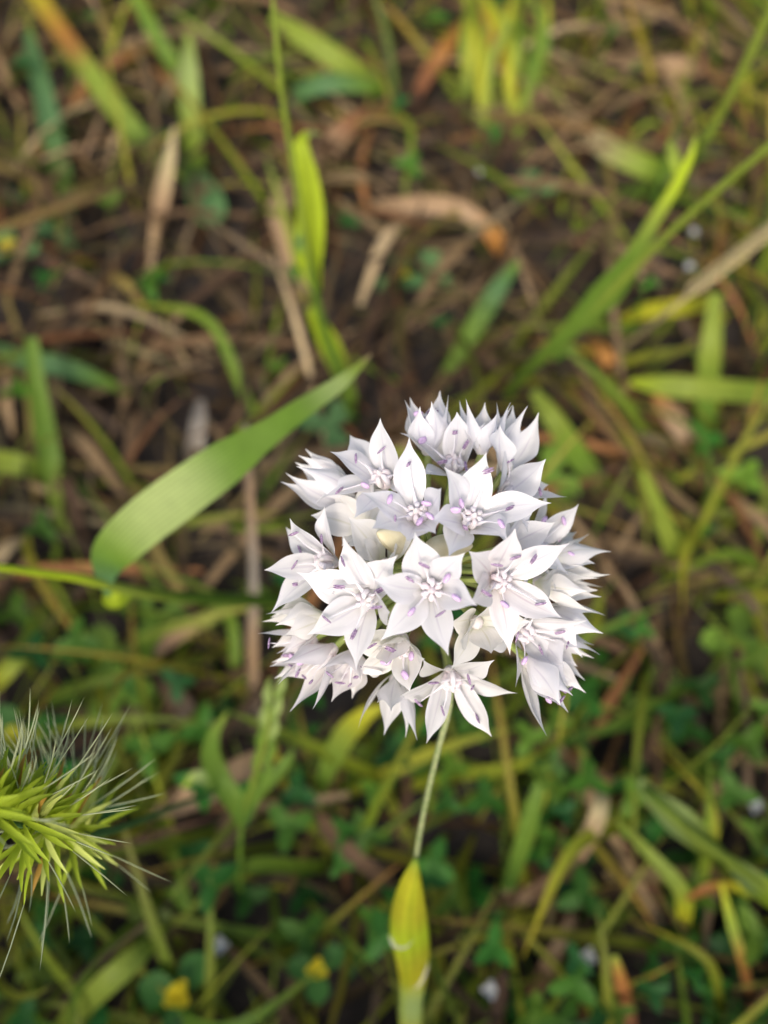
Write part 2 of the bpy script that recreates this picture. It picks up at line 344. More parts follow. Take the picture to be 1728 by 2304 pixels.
B('dry_straw', 'curved pinkish tan straw bent over like a hook', 'straw', [(705, 700, 4, 32, 'brown'), (668, 640, 14, 38, 'tan'), (640, 540, 22, 40, 'tan'), (625, 470, 26, 46, 'tan'), (655, 435, 22, 40, 'tan'), (690, 440, 6, 18, 'tan')], mt='straw')
B('dry_straw', 'reddish tan straw curving beside the bright yellow-green leaf', 'straw', [(880, 245, 8, 30, 'red'), (800, 275, 22, 40, 'red'), (745, 330, 20, 44, 'tan'), (715, 420, 4, 36, 'tan')], mt='straw')
B('dry_straw', 'tan straw turning orange at its drooping end', 'straw', [(820, 470, 6, 26, 'tan'), (900, 462, 22, 36, 'tan'), (1000, 462, 26, 40, 'tan'), (1070, 490, 24, 36, 'tan'), (1110, 530, 18, 40, 'orange'), (1135, 580, 5, 24, 'orange')], mt='straw')
B('dry_straw', 'long grey straight straw standing under the white flower head', 'straw', [(552, 960, 70, 12, 'grey'), (562, 1120, 70, 20, 'tan'), (570, 1300, 55, 24, 'grey'), (568, 1480, 30, 25, 'tan'), (580, 1640, 3, 24, 'grey')], mt='straw', fold=0.6)
B('dry_straw', 'short whitish grey straw scrap in front of dark soil', 'straw', [(452, 900, 16, 14, 'grey'), (446, 950, 20, 36, 'grey'), (438, 1010, 14, 38, 'grey'), (430, 1050, 3, 20, 'brown')], mt='straw')
B('dry_straw', 'long straw slanting out from under the broad blade tip of the clover corner', 'straw', [(300, 1500, 6, 22, 'grey'), (400, 1430, 24, 32, 'tan'), (500, 1370, 28, 32, 'yg'), (610, 1310, 10, 14, 'yg')], mt='straw')
B('dry_leaf', 'broad tan dry leaf beneath the green spikelet', 'leaf', [(340, 1835, 20, 10, 'tan'), (400, 1805, 30, 52, 'tan'), (480, 1770, 34, 64, 'tan'), (570, 1720, 28, 56, 'tan'), (680, 1680, 6, 24, 'brown')], mt='straw')
B('grass_shoot', 'grey-green blade slanting through the hollow behind the flower', 'grass', [(1165, 590, 40, 16, 'green'), (1120, 650, 36, 40, 'blue'), (1065, 740, 22, 42, 'green'), (990, 870, 3, 28, 'green')])
B('dry_straw', 'tan straw lying level above a dark hole', 'straw', [(1340, 125, 6, 22, 'tan'), (1430, 140, 16, 32, 'tan'), (1540, 148, 18, 34, 'tan'), (1640, 165, 5, 16, 'red')], mt='straw')
B('dry_straw', 'brown straw rising to meet the level tan straw', 'straw', [(1060, 325, 4, 30, 'brown'), (1150, 255, 14, 36, 'brown'), (1230, 200, 18, 30, 'brown'), (1330, 120, 8, 16, 'brown')], mt='straw')
B('grass_shoot', 'wide blade fading from tan to green beside dark soil', 'grass', [(1240, 225, 6, 5, 'tan'), (1340, 315, 24, 42, 'straw'), (1430, 365, 28, 52, 'yg'), (1520, 400, 20, 40, 'green'), (1600, 450, 4, 10, 'green')])
B('grass_shoot', 'light green blade lying level over an orange-tan blade', 'grass', [(1420, 860, 26, 14, 'lime'), (1500, 868, 34, 46, 'yg'), (1600, 876, 36, 52, 'yg'), (1790, 890, 20, 44, 'green')])
B('dry_straw', 'orange-tan bent blade under the level light green blade', 'straw', [(1475, 890, 24, 22, 'orange'), (1520, 945, 26, 48, 'tan'), (1570, 1020, 20, 46, 'tan'), (1605, 1110, 4, 28, 'red')], mt='straw')
B('dry_straw', 'orange straw scrap pointing at the level light green blade', 'straw', [(1325, 760, 8, 20, 'orange'), (1360, 800, 18, 36, 'orange'), (1400, 850, 6, 20, 'red')], mt='straw')
B('grass_shoot', 'yellow blade at the foot of the feathery straw stalk', 'grass', [(1400, 720, 10, 16, 'yellow'), (1460, 700, 24, 36, 'yellow'), (1540, 690, 28, 38, 'yellow'), (1630, 670, 6, 16, 'yg')])
B('grass_shoot', 'forked yellow-green blade standing out of the shade right of the flower', 'grass', [(1445, 1060, 60, 14, 'yg'), (1480, 1140, 46, 34, 'yg'), (1510, 1220, 26, 40, 'yg'), (1540, 1300, 3, 30, 'green')])
B('grass_shoot', 'green upright blade crossing the level light green blade', 'grass', [(1610, 660, 60, 26, 'yg'), (1600, 780, 50, 44, 'yg'), (1590, 900, 26, 46, 'green'), (1585, 1020, 3, 30, 'green')])
B('grass_shoot', 'olive blade slanting away behind the top right florets', 'grass', [(1200, 880, 40, 20, 'yg'), (1250, 950, 40, 48, 'yg'), (1310, 1040, 22, 48, 'green'), (1370, 1120, 3, 26, 'brown')])
B('grass_shoot', 'green blade reaching down out of the clover near the bottom edge', 'grass', [(120, 2330, 14, 40, 'yg'), (220, 2230, 40, 52, 'yg'), (310, 2150, 40, 44, 'yg'), (380, 2080, 20, 12, 'green')])
B('grass_shoot', 'yellow-tipped green leaf just below the flower head', 'leaf', [(862, 1592, 66, 14, 'yellow'), (815, 1615, 64, 42, 'yellow'), (770, 1665, 52, 50, 'yg'), (725, 1760, 20, 34, 'green'), (700, 1830, 2, 20, 'green')])
B('dry_straw', 'tan curved straw hanging over dark green clover', 'straw', [(1355, 1770, 34, 18, 'straw'), (1350, 1820, 40, 38, 'straw'), (1320, 1890, 34, 40, 'tan'), (1240, 1990, 14, 36, 'brown'), (1150, 2020, 12, 34, 'tan'), (1110, 2010, 3, 14, 'tan')], mt='straw')
B('dry_straw', 'orange withered blade rising at the bottom edge', 'straw', [(1380, 2150, 36, 18, 'yg'), (1395, 2200, 30, 28, 'orange'), (1415, 2290, 14, 30, 'red'), (1430, 2360, 2, 26, 'tan')], mt='straw')
B('dry_straw', 'orange-brown straw joining a yellow blade over clover', 'straw', [(1622, 1985, 48, 5, 'yellow'), (1650, 2090, 38, 22, 'yg'), (1675, 2180, 26, 20, 'orange'), (1705, 2330, 3, 16, 'red')], mt='straw')
B('grass_shoot', 'orange arching blade bent sharply above the orange-brown straw', 'grass', [(1545, 2024, 40, 8, 'orange'), (1600, 1998, 46, 24, 'orange'), (1660, 1998, 40, 22, 'yellow'), (1690, 2020, 30, 14, 'yg')])
B('dry_straw', 'brown straw slanting across a dark hole in the clover', 'straw', [(1290, 2060, 20, 22, 'brown'), (1250, 2140, 20, 32, 'tan'), (1190, 2250, 6, 28, 'red')], mt='straw')
B('dry_straw', 'grey-brown long straw running behind the lower stem', 'straw', [(640, 1780, 6, 22, 'brown'), (720, 1850, 18, 34, 'brown'), (800, 1930, 22, 36, 'brown'), (900, 2010, 6, 30, 'brown')], mt='straw')
B('dry_straw', 'slender brown straw in the dark corner above the bristly grass head', 'straw', [(330, 1480, 8, 30, 'brown'), (390, 1560, 20, 44, 'brown'), (450, 1640, 8, 36, 'grey')], mt='straw')
B('grass_shoot', 'yellow-green curved blade at the edge above the bristly grass head', 'grass', [(-30, 1560, 30, 30, 'yellow'), (40, 1480, 36, 44, 'yg'), (90, 1390, 20, 40, 'yg'), (70, 1330, 4, 16, 'orange')])
B('grass_shoot', 'deep green upright blade rising through clover right of the lower stem', 'grass', [(1230, 1720, 50, 12, 'green'), (1205, 1800, 46, 34, 'green'), (1170, 1920, 30, 38, 'green'), (1130, 2040, 3, 24, 'deep')])
B('grass_shoot', 'thin yellow-green blade bending at a knee over clover', 'grass', [(1390, 1850, 40, 12, 'yg'), (1460, 1920, 44, 28, 'yg'), (1530, 2000, 40, 36, 'yg'), (1540, 2060, 26, 32, 'yellow'), (1530, 2110, 10, 10, 'tan')])

B('grass_shoot', 'orange withered blade beside the yellow-green clump', 'grass', [(1060, 0, 50, 16, 'orange'), (1100, 80, 40, 30, 'orange'), (1150, 170, 20, 30, 'orange'), (1190, 230, 3, 20, 'red')])
B('grass_shoot', 'short orange blade crossing behind the yellow-green clump', 'grass', [(1040, 50, 30, 12, 'orange'), (1000, 110, 30, 32, 'orange'), (960, 170, 18, 32, 'red'), (930, 230, 3, 16, 'red')])
for i in range(14):
    x = 1040 + 12 * i + random.uniform(-20, 20); y0 = random.uniform(-60, 60)
    B('grass_shoot', 'yellow-green blade of the dense clump beside the orange blades', 'grass', [(x - random.uniform(-60, 60), y0, random.uniform(40, 70), 8, 'yg'), (x + random.uniform(-30, 30), y0 + 110, 36, random.uniform(14, 28), random.choice(('yg', 'green', 'yellow', 'yg'))), (x, y0 + 220, 16, 22, 'yg'), (x + random.uniform(-20, 20), y0 + 300, 0, 22, 'green')], group='yellow-green clump')
# ---- more followable blades, scattered: every one its own object
def rnd_blade(kind, i):
    for _ in range(40):
        x = random.uniform(-0.25, 0.25); y = random.uniform(-0.09, 0.5)
        q = np.array([[x, y]]); gr = float(greenness(q)[0])
        if (kind == 'g' and random.random() < 0.04 + gr) or (kind == 'd' and random.random() < 1.05 - gr): break
    a = random.uniform(0, 6.28)
    if kind == 'd':
        L = random.uniform(.05, .13); k = random.choice(DRY); hs = [random.uniform(.004, .014), random.uniform(.014, .026), random.uniform(.004, .018)]
        P = [np.array([x + math.cos(a) * L * (t - .5) + random.uniform(-.006, .006), y + math.sin(a) * L * (t - .5) + random.uniform(-.006, .006), h]) for t, h in zip((0, .5, 1), hs)]
        wd = random.uniform(.0025, .0062); W = [wd * .5, wd, wd * .35]; mt = M['straw']
        nm = 'dry_straw'; kn = ['tan', 'brown', 'pale tan', 'dark brown', 'tan', 'greyish brown', 'straw-coloured', 'rust-orange', 'olive-brown'][DRY.index(k)]; lb = ('broad ' if wd > .0045 else 'thin ') + ('long ' if L > .09 else 'short ') + kn + ' dry straw loose on top of the litter'; ct = 'straw'; gp = 'loose dry straws on the litter'
        k = np.array(k) * random.uniform(.9, 1.45); K = [k, k * 1.1, k * .9]; hint = (random.uniform(-.5, .5), random.uniform(-.5, .5), 1)
    else:
        L = random.uniform(.04, .095); k = np.array(random.choice(GRN)) * random.uniform(.8, 1.3); h = min(L * random.uniform(.3, .75), .042)
        P = [np.array([x, y, 0.0]), np.array([x + math.cos(a) * L * .22, y + math.sin(a) * L * .22, h * .6]), np.array([x + math.cos(a) * L * .55, y + math.sin(a) * L * .55, h]), np.array([x + math.cos(a + .3) * L * .95, y + math.sin(a + .3) * L * .95, h * random.uniform(.4, 1.0)])]
        wd = random.uniform(.0022, .0054); W = [wd * .6, wd, wd * .9, wd * .05]; mt = M['leaf']
        nm = 'grass_shoot'; lb = ('broad ' if wd > .004 else 'narrow ') + ('long ' if L > .07 else 'short ') + ('yellow-green' if k[0] > .16 else 'dark green' if k[0] < .1 else 'mid-green') + (' grass blade standing up from the litter' if h > L * .52 else ' grass blade arching low over the litter'); ct = 'grass'; gp = 'arching green grass blades'
        K = [k, k, k * 1.05, k * np.array([1.5, 1.1, .9])]; hint = (-math.cos(a) * .5, -math.sin(a) * .5, .9)
    me, og = ribbon(P, W, K, mt, nm, n=14, nv=3, fold=random.uniform(.1, .6), twist=random.uniform(-.8, .8), hint=hint)
    o = link(nm, me); o.location = og; tag(o, lb, ct, gp)
for i in range(130): rnd_blade('d', i)
for i in range(72): rnd_blade('g', i)
random.seed(21)

# ------------------------------------------------------------------ grass plants with a stalk
def stalk(px, m, name, parent, wpx=None, n=30, cols=None):
    P = [np.array(at(x, y, z)) for x, y, z, *_ in px]; R = [q[3] / 2 / FPX * q[2] / 1000 for q in px]
    return link(name, tube(P, R, m, name, n=n, k=8, cols=cols or [G_['green']] * (len(px) // 2) + [G_['yg']] * (len(px) - len(px) // 2), origin=parent.location), parent)
def leafpart(px, name, parent, fold=0.3, roll=0.0, twist=0.0, wave=0.02, n=30, mt='leaf', nv=7):
    P = [np.array(at(x, y, z)) for x, y, z, wd, c in px]; W = [wd / FPX * z / 1000 for x, y, z, wd, c in px]
    me, _ = ribbon(P, W, [G_[c] if isinstance(c, str) else c for *_, c in px], M[mt], name, n=n, nv=nv, fold=fold, roll=roll, twist=twist, wave=wave, origin=parent.location)
    return link(name, me, parent)
# stalk with the glowing yellow-green leaf
root = empty('grass_stalk', ath(800, 960, 0)); tag(root, 'thin green grass stalk with one upright glowing yellow-green leaf', 'grass')
dz = depth_h(960, 0)
stalk([(800, 960, dz + 4, 26), (772, 860, 330, 26), (738, 770, 312, 22), (715, 690, 296, 20), (704, 620, 282, 17), (688, 540, 268, 14), (668, 420, 252, 14), (645, 280, 236, 14), (628, 150, 222, 14), (612, -30, 208, 15)], M['leaf'], 'stalk', root)
leafpart([(712, 655, 292, 20, 'lime'), (700, 600, 284, 44, 'lime'), (698, 540, 276, 62, 'lime'), (698, 470, 268, 66, 'lime'), (688, 400, 261, 58, 'lime'), (678, 340, 256, 40, 'lime'), (684, 308, 255, 20, 'lime'), (702, 299, 257, 10, 'pale'), (722, 302, 262, 5, 'pale')], 'leaf', root, fold=0.15)
leafpart([(704, 632, 288, 14, 'pale'), (682, 590, 281, 26, 'lime'), (672, 540, 275, 22, 'blue'), (676, 480, 270, 8, 'blue')], 'leaf_fold', root, fold=0.3)
leafpart([(790, 900, 338, 30, 'green'), (765, 830, 324, 42, 'yg'), (735, 765, 312, 46, 'lime'), (708, 715, 302, 34, 'lime'), (694, 690, 298, 16, 'yg')], 'sheath', root, fold=0.5)
# the broad blade and its stalk
root = empty('broad_leaf_plant', ath(700, 1360, 0)); tag(root, 'broad light green grass blade with a torn end, held level on its stalk', 'grass')
stalk([(-60, 1268, 176, 17), (60, 1285, 186, 18), (170, 1300, 195, 20), (250, 1318, 202, 24), (330, 1335, 212, 26), (430, 1345, 232, 28), (560, 1350, 275, 30), (700, 1360, depth_h(1360, 0) + 4, 26)], M['leaf'], 'stalk', root, cols=[G_['lime']] * 3 + [G_['yg']] * 2 + [G_['green']] * 3)
leafpart([(243, 1342, 202, 8, 'blue'), (238, 1298, 199, 44, 'blue'), (254, 1244, 194, 96, 'green'), (326, 1174, 190, 112, 'pale'), (420, 1104, 188, 108, 'pale'), (510, 1040, 188, 94, 'green'), (590, 984, 190, 62, 'green'), (680, 920, 193, 47, 'green'), (760, 866, 198, 36, 'pale'), (806, 826, 202, 20, 'yg'), (836, 797, 205, 4, 'tan')], 'blade', root, fold=0.12, twist=0.2, n=44, nv=9)
leafpart([(228, 1200, 194, 4, 'straw'), (222, 1226, 195, 14, 'straw'), (222, 1258, 196, 10, 'straw'), (226, 1292, 198, 4, 'pale')], 'torn_edge', root, fold=0.4, wave=0.3, mt='straw')
leafpart([(240, 1322, 203, 20, 'lime'), (252, 1345, 204, 44, 'lime'), (268, 1352, 205, 30, 'lime'), (300, 1335, 208, 12, 'green')], 'bract', root, fold=0.4)
# right-hand stalk with leaf
root = empty('grass_stalk', ath(1130, 900, 0)); tag(root, 'green grass stalk with a narrow folded leaf, right of the dark hollow', 'grass')
stalk([(1130, 900, depth_h(900, 0) + 4, 26), (1200, 820, 338, 26), (1300, 735, 312, 24), (1390, 640, 290, 20), (1480, 550, 270, 18), (1600, 440, 246, 18), (1790, 280, 215, 18)], M['leaf'], 'stalk', root)
leafpart([(1215, 808, 332, 30, 'yg'), (1310, 715, 308, 46, 'green'), (1365, 660, 296, 62, 'green'), (1420, 590, 284, 48, 'green'), (1470, 500, 272, 32, 'yg'), (1520, 420, 264, 26, 'lime'), (1555, 350, 258, 16, 'lime'), (1566, 305, 256, 5, 'yg')], 'leaf', root, fold=0.5)
leafpart([(1530, 400, 266, 20, 'lime'), (1515, 350, 266, 26, 'yg'), (1505, 315, 268, 6, 'yg')], 'side_leaf', root)
root = empty('grass_stalk', ath(1500, 480, 0)); tag(root, 'thin bare green stalk leaning over the right-hand folded leaf', 'grass')
stalk([(1500, 480, depth_h(480, 0) + 4, 18), (1560, 360, 330, 20), (1620, 260, 300, 20), (1680, 140, 278, 20), (1760, -30, 255, 20)], M['leaf'], 'stalk', root, cols=[G_['green'], G_['green'], G_['yg'], G_['yg'], G_['yg']])
# feathery straw stalk
root = empty('feathery_straw', ath(1380, 800, 0)); tag(root, 'pale feathery dry seed stalk leaning in beside the folded leaf', 'straw')
stalk([(1380, 800, depth_h(800, 0) + 4, 12), (1480, 720, 320, 11), (1580, 640, 292, 11), (1660, 570, 272, 10), (1790, 470, 246, 9)], M['straw'], 'stalk', root, cols=[G_['straw']] * 5)
for i in range(26):
    t = i / 25; x = 1540 + 230 * t; y = 668 - 178 * t; z = 303 - 53 * t; sd_ = 1 if i % 2 else -1
    leafpart([(x, y, z, 3, 'straw'), (x + 16 + 6 * sd_, y - 14 + 9 * sd_, z - 2, 5, 'straw'), (x + 44 + 9 * sd_, y - 36 + 13 * sd_, z - 5, 2, 'straw')], 'spikelet', root, n=6, nv=3, mt='straw')
# lower-right leaf and stalk
root = empty('grass_stalk', ath(1400, 1700, 0)); tag(root, 'yellow-green leaf and sheath slanting up over dark clover', 'grass')
stalk([(1400, 1700, depth_h(1700, 0) + 4, 20), (1450, 1770, 262, 20), (1540, 1860, 246, 22), (1640, 1935, 232, 24), (1800, 2050, 212, 24)], M['leaf'], 'stalk', root)
leafpart([(1440, 1755, 262, 14, 'pale'), (1475, 1800, 256, 44, 'pale'), (1530, 1848, 249, 66, 'pale'), (1590, 1900, 241, 50, 'yg'), (1635, 1935, 236, 24, 'green')], 'leaf', root, fold=0.4)
leafpart([(1632, 1928, 234, 20, 'lime'), (1680, 1972, 226, 46, 'pale'), (1740, 2020, 217, 50, 'lime'), (1810, 2075, 208, 40, 'yg')], 'sheath', root, fold=0.5)
# green spikelet plant below left of the flower
root = empty('spikelet_plant', ath(545, 2050, 0)); tag(root, 'slim green flowering spike with side leaves below the white head', 'grass')
stalk([(545, 2050, depth_h(2050, 0) + 4, 12), (540, 1950, 262, 12), (545, 1850, 250, 12), (570, 1760, 240, 12), (600, 1650, 230, 11), (612, 1560, 224, 8)], M['leaf'], 'stalk', root)
for i in range(10):
    t = i / 9; x = 580 + 36 * t; y = 1800 - 230 * t; z = 243 - 20 * t; sd_ = 1 if i % 2 else -1
    leafpart([(x, y, z, 5, 'green'), (x + 15 * sd_ + 3, y - 30, z - 2, 19, 'pale' if i > 4 else 'green'), (x + 12 * sd_ + 9, y - 72, z - 4, 3, 'green')], 'spikelet', root, n=8, nv=3)
leafpart([(548, 1860, 251, 22, 'green'), (520, 1790, 247, 48, 'green'), (480, 1760, 246, 40, 'green'), (440, 1748, 246, 26, 'pale'), (412, 1770, 250, 5, 'lime')], 'leaf', root)
leafpart([(535, 1800, 249, 30, 'green'), (480, 1720, 245, 44, 'green'), (478, 1660, 242, 34, 'green'), (510, 1605, 240, 6, 'yg')], 'leaf', root)
leafpart([(545, 1850, 250, 24, 'deep'), (570, 1790, 247, 40, 'green'), (630, 1730, 246, 30, 'green'), (660, 1690, 246, 6, 'green')], 'leaf', root)

# ------------------------------------------------------------------ small meadow flowers and clover sprigs
def sprig(px, py, h, label, cat, size=10, flower=None, leaf='deep', group=None, nleaf=3):
    g0 = Vector(ath(px, py, h)); root = empty('clover_sprig' if flower is None or nleaf else 'meadow_flower', (g0.x, g0.y, 0)); tag(root, label, cat, group)
    b = np.array(root.location); top = np.array(g0)
    link('stalk', tube([b, (b + top) / 2 + np.array([.001, .001, 0]), top], [.0005, .0005, .0004], M['leaf'], 'stalk', n=6, k=6, cols=[G_['green']] * 3, origin=b), root)
    for i in range(nleaf):
        a = i * 2.09 + random.uniform(-.3, .3) + px; d = np.array([math.cos(a), math.sin(a), random.uniform(-.1, .35)]); s = size / 1000
        me, _ = ribbon([top, top + d * s * .35, top + d * s * .75, top + d * s], [s * .15, s * .6, s * .72, s * .12], [np.array(G_[leaf]) * random.uniform(.9, 1.4)] * 4, M['leaf'], 'leaflet', n=9, nv=5, fold=.25, hint=(0, 0, 1), origin=b)
        link('leaflet', me, root)
    if flower:
        c = top + np.array([0, 0, .002])
        for i in range(7):
            a = i * .9 + px; d = np.array([math.cos(a), math.sin(a), .55 if i % 2 else 1.2]); d /= np.linalg.norm(d); s = size / 1000 * .42
            me, _ = ribbon([c, c + d * s * .5, c + d * s], [s * .3, s * .75, s * .3], [np.array(flower) * random.uniform(.85, 1.1)] * 3, M['leaf'], 'petal', n=6, nv=3, fold=.3, hint=(0.1, 0.1, 1), origin=b)
            link('petal', me, root)
YEL = (.62, .52, .03); WHT = (.62, .64, .68)
sprig(900, 628, 14, 'clover sprig with one yellow bloom in the dark hollow', 'clover', 14, YEL, 'blue')
sprig(965, 615, 12, 'plain blue-green clover sprig beside the yellow-bloomed one in the hollow', 'clover', 14, None, 'blue')
sprig(25, 570, 16, 'clover sprig with a yellow bloom beside brown straw', 'clover', 15, YEL, 'blue')
sprig(135, 520, 10, 'small leaf sprig between the blue-green blade and the yellow bloom', 'clover', 14, None, 'blue')
sprig(405, 2235, 30, 'bright yellow hop clover bloom on the clover', 'flower', 13, YEL, 'deep', 'yellow blooms')
sprig(715, 2180, 30, 'small yellow bloom beside a brown straw', 'flower', 10, YEL, 'deep')
sprig(40, 1660, 30, 'yellow-green bloom behind the awns of the bristly head', 'flower', 13, (.45, .45, .05), 'deep')
for q in [(260, 1475), (350, 1390), (270, 1560), (1200, 430), (740, 965), (1235, 1075), (1660, 1440), (1480, 1580)]:
    sprig(q[0], q[1], 18, 'low clover sprig with broad green leaflets among the straw', 'clover', 15, None, 'blue' if q[1] < 1000 else 'green', 'clover sprigs among the straw')
for q in [(1555, 535), (1545, 612), (1690, 1815), (1318, 2150), (1078, 398), (500, 2125), (1100, 2225)]:
    sprig(q[0], q[1], 24, 'tiny bluish white meadow bloom half hidden in the green', 'flower', 8, WHT, 'green', 'tiny white blooms', 0)

# ------------------------------------------------------------------ bristly grass head
root = empty('bristly_seed_head', ath(620, 1735, 0)); tag(root, 'bristly bright green grass head with long fine awns', 'grass')
zr = depth_h(1735, 0)
stalk([(620, 1735, zr + 4, 8), (540, 1765, 270, 9), (430, 1800, 225, 11), (320, 1845, 185, 13), (240, 1872, 160, 16), (170, 1880, 146, 16), (90, 1865, 132, 14), (-40, 1840, 110, 10)], M['leaf'], 'stem', root, cols=[G_['blue']] * 8)
ax = np.array(at(-40, 1825, 110)) - np.array(at(200, 1880, 152)); b0 = np.array(at(200, 1880, 152))
axn = ax / np.linalg.norm(ax); e1 = nrm(np.cross(axn, np.array(FWD))); e2 = np.cross(axn, e1)
lime2 = np.array((.33, .43, .03)); pale2 = np.array((.55, .62, .16))
for i in range(270):
    t = random.random() ** 0.8; th = random.uniform(0, 2 * math.pi)
    rad = e1 * math.cos(th) + e2 * math.sin(th)
    if random.random() < .5: rad = nrm(rad + np.array(UP) * 1.3)
    b = b0 + ax * t * 1.05; lean = random.uniform(0.15, 0.9)
    d = nrm(rad + axn * lean * (0.3 + t)); L = random.uniform(.007, .0115)
    bow = axn * .0012
    base = b + rad * .0008
    kc = lime2 * random.uniform(.75, 1.15) if random.random() < .75 else pale2
    if random.random() < .05: kc = np.array((.42, .25, .05))
    me, _ = ribbon([base, base + d * L * .35 + bow, base + d * L * .7 + bow, base + d * L], [.0004, .0010, .0008, .00015], [kc * .7, kc, kc, kc * 1.1], M['leaf'], 'spikelet', n=8, nv=3, fold=.6, hint=nrm(axn + .4 * np.array([random.uniform(-1, 1) for _ in range(3)])), origin=root.location)
    sp_ = link('spikelet', me, root)
    if random.random() < .55:
        tip = base + d * L; aL = random.uniform(.006, .013); dd = nrm(d + .12 * np.array([random.uniform(-1, 1) for _ in range(3)]))
        link('awn', tube([tip - d * .002, tip + dd * aL * .5, tip + dd * aL + axn * .0008], [.00012, .00010, .00006], M['leaf'], 'awn', n=5, k=5, cols=[np.array((.50, .55, .35))] * 3, origin=root.location), sp_)
for q in [((190, 1830), (232, 1612)), ((178, 1780), (192, 1612)), ((160, 1770), (163, 1630)), ((195, 1820), (352, 1706)), ((196, 1825), (372, 1785)), ((110, 1960), (92, 2145)), ((140, 1940), (207, 2112)),
          ((120, 1700), (78, 1615)), ((145, 1720), (100, 1620)), ((150, 1730), (116, 1612)), ((200, 1800), (265, 1655)), ((50, 1980), (15, 2080))]:
    (x0, y0), (x1, y1) = q
    P = [np.array(at(x0, y0, 146)), np.array(at((x0 + x1) / 2 + 4, (y0 + y1) / 2, 142)), np.array(at(x1, y1, 139))]
    link('awn', tube(P, [.00016, .00013, .00007], M['leaf'], 'awn', n=9, k=5, cols=[np.array((.52, .58, .40))] * 3, origin=root.location), root)

# ------------------------------------------------------------------ the white flower
NZ = 132.0; NODE = at(968, 1285, NZ); RB = 0.0165
foot = ath(905, 2520, 0)
wild = empty('wild_onion', (foot.x, foot.y, 0)); tag(wild, 'large white star-flowered wild onion head on a thin green stem', 'flower')
WO = np.array(wild.location)
SZ = [(968, 1285, NZ), (1005, 1480, 138), (1012, 1580, 142), (985, 1690, 149), (955, 1820, 159), (935, 1940, 170), (922, 2080, 186), (918, 2200, 203), (915, 2330, 226)]
sp_pts = [np.array(at(*q)) for q in SZ] + [np.array([foot.x, foot.y, -0.003])]
link('stem', tube(sp_pts, [.0009, .0007, .00058, .00056, .00056, .0006, .0009, .0011, .0012, .0013], M['stem'], 'stem', n=70, k=10, origin=WO, jitter=0.06), wild)
def sheath(px, name, fold, roll, twist, wave=.05, mt='leaf'):
    P = [np.array(at(x, y, z)) for x, y, z, wd, c in px]; W = [wd / FPX * z / 1000 for x, y, z, wd, c in px]
    me, _ = ribbon(P, W, [G_.get(c, c) for *_, c in px], M[mt], name, n=40, nv=11, fold=fold, roll=roll, twist=twist, wave=wave, origin=WO)
    o = link(name, me, wild); return o
G_['white'] = (.72, .70, .62); G_['ylime'] = (.42, .42, .03)
SP = [(936, 1932, 167, 9, 'green'), (931, 1962, 169, 32, 'ylime'), (924, 2000, 173, 56, 'yellow'), (917, 2050, 180, 78, 'ylime'), (917, 2100, 187, 87, 'lime'), (925, 2150, 195, 80, 'ylime'), (929, 2195, 202, 62, 'ylime'),
      (927, 2235, 208, 52, 'pale'), (925, 2275, 215, 50, 'pale'), (925, 2330, 226, 52, 'ylime'), (922, 2420, 250, 48, 'pale'), (915, 2480, 272, 30, 'green')]
C = catmull([np.array(at(x, y, z)) for x, y, z, *_ in SP], 70); Rr = catmull([[wd / 2 / FPX * z / 1000] for x, y, z, wd, c in SP], 70)[:, 0]; Kc = np.clip(catmull([G_[c] for *_, c in SP], 70), .01, 1)
Tn = nrm(np.gradient(C, axis=0)); hN = nrm(np.array(CAM) - C); S_ = nrm(np.cross(Tn, hN)); Nn = np.cross(S_, Tn)
kk = 24; aa = np.linspace(0, 2 * math.pi, kk + 1); tt = np.linspace(0, 1, 70)
rr = 1 + .10 * np.cos(3 * aa[None] + 7 * tt[:, None]) + .06 * np.cos(aa[None] - 11 * tt[:, None])
Pt = C[:, None] + Rr[:, None, None] * rr[:, :, None] * (S_[:, None] * np.cos(aa)[None, :, None] + Nn[:, None] * .55 * np.sin(aa)[None, :, None])
mixk = (np.clip(np.sin(3 * aa[None] + 7 * tt[:, None] + 1.0), 0, 1) ** 2 * .45)[:, :, None]
Kf = Kc[:, None] * (1 - mixk) + np.array(G_['lime'])[None, None] * .8 * mixk
uvv = np.stack(np.meshgrid(tt, aa / 6.2832, indexing='ij')[::-1], -1)
link('sheath_leaf', mesh_np('sheath_leaf', Pt.reshape(-1, 3) - WO, grid_faces(70, kk + 1), M['leaf'], uvv.reshape(-1, 2), Kf.reshape(-1, 3)), wild)
sheath([(874, 2104, 187.5, 4, 'pale'), (888, 2124, 186.4, 16, 'white'), (910, 2122, 186, 22, 'white'), (935, 2098, 184.2, 14, 'pale'), (954, 2064, 183, 3, 'ylime')], 'membrane', .3, 0, .3)
sheath([(964, 2160, 196, 4, 'pale'), (954, 2185, 198.5, 14, 'white'), (936, 2210, 202, 20, 'white'), (908, 2232, 206, 5, 'pale')], 'membrane', .3, 0, .3)

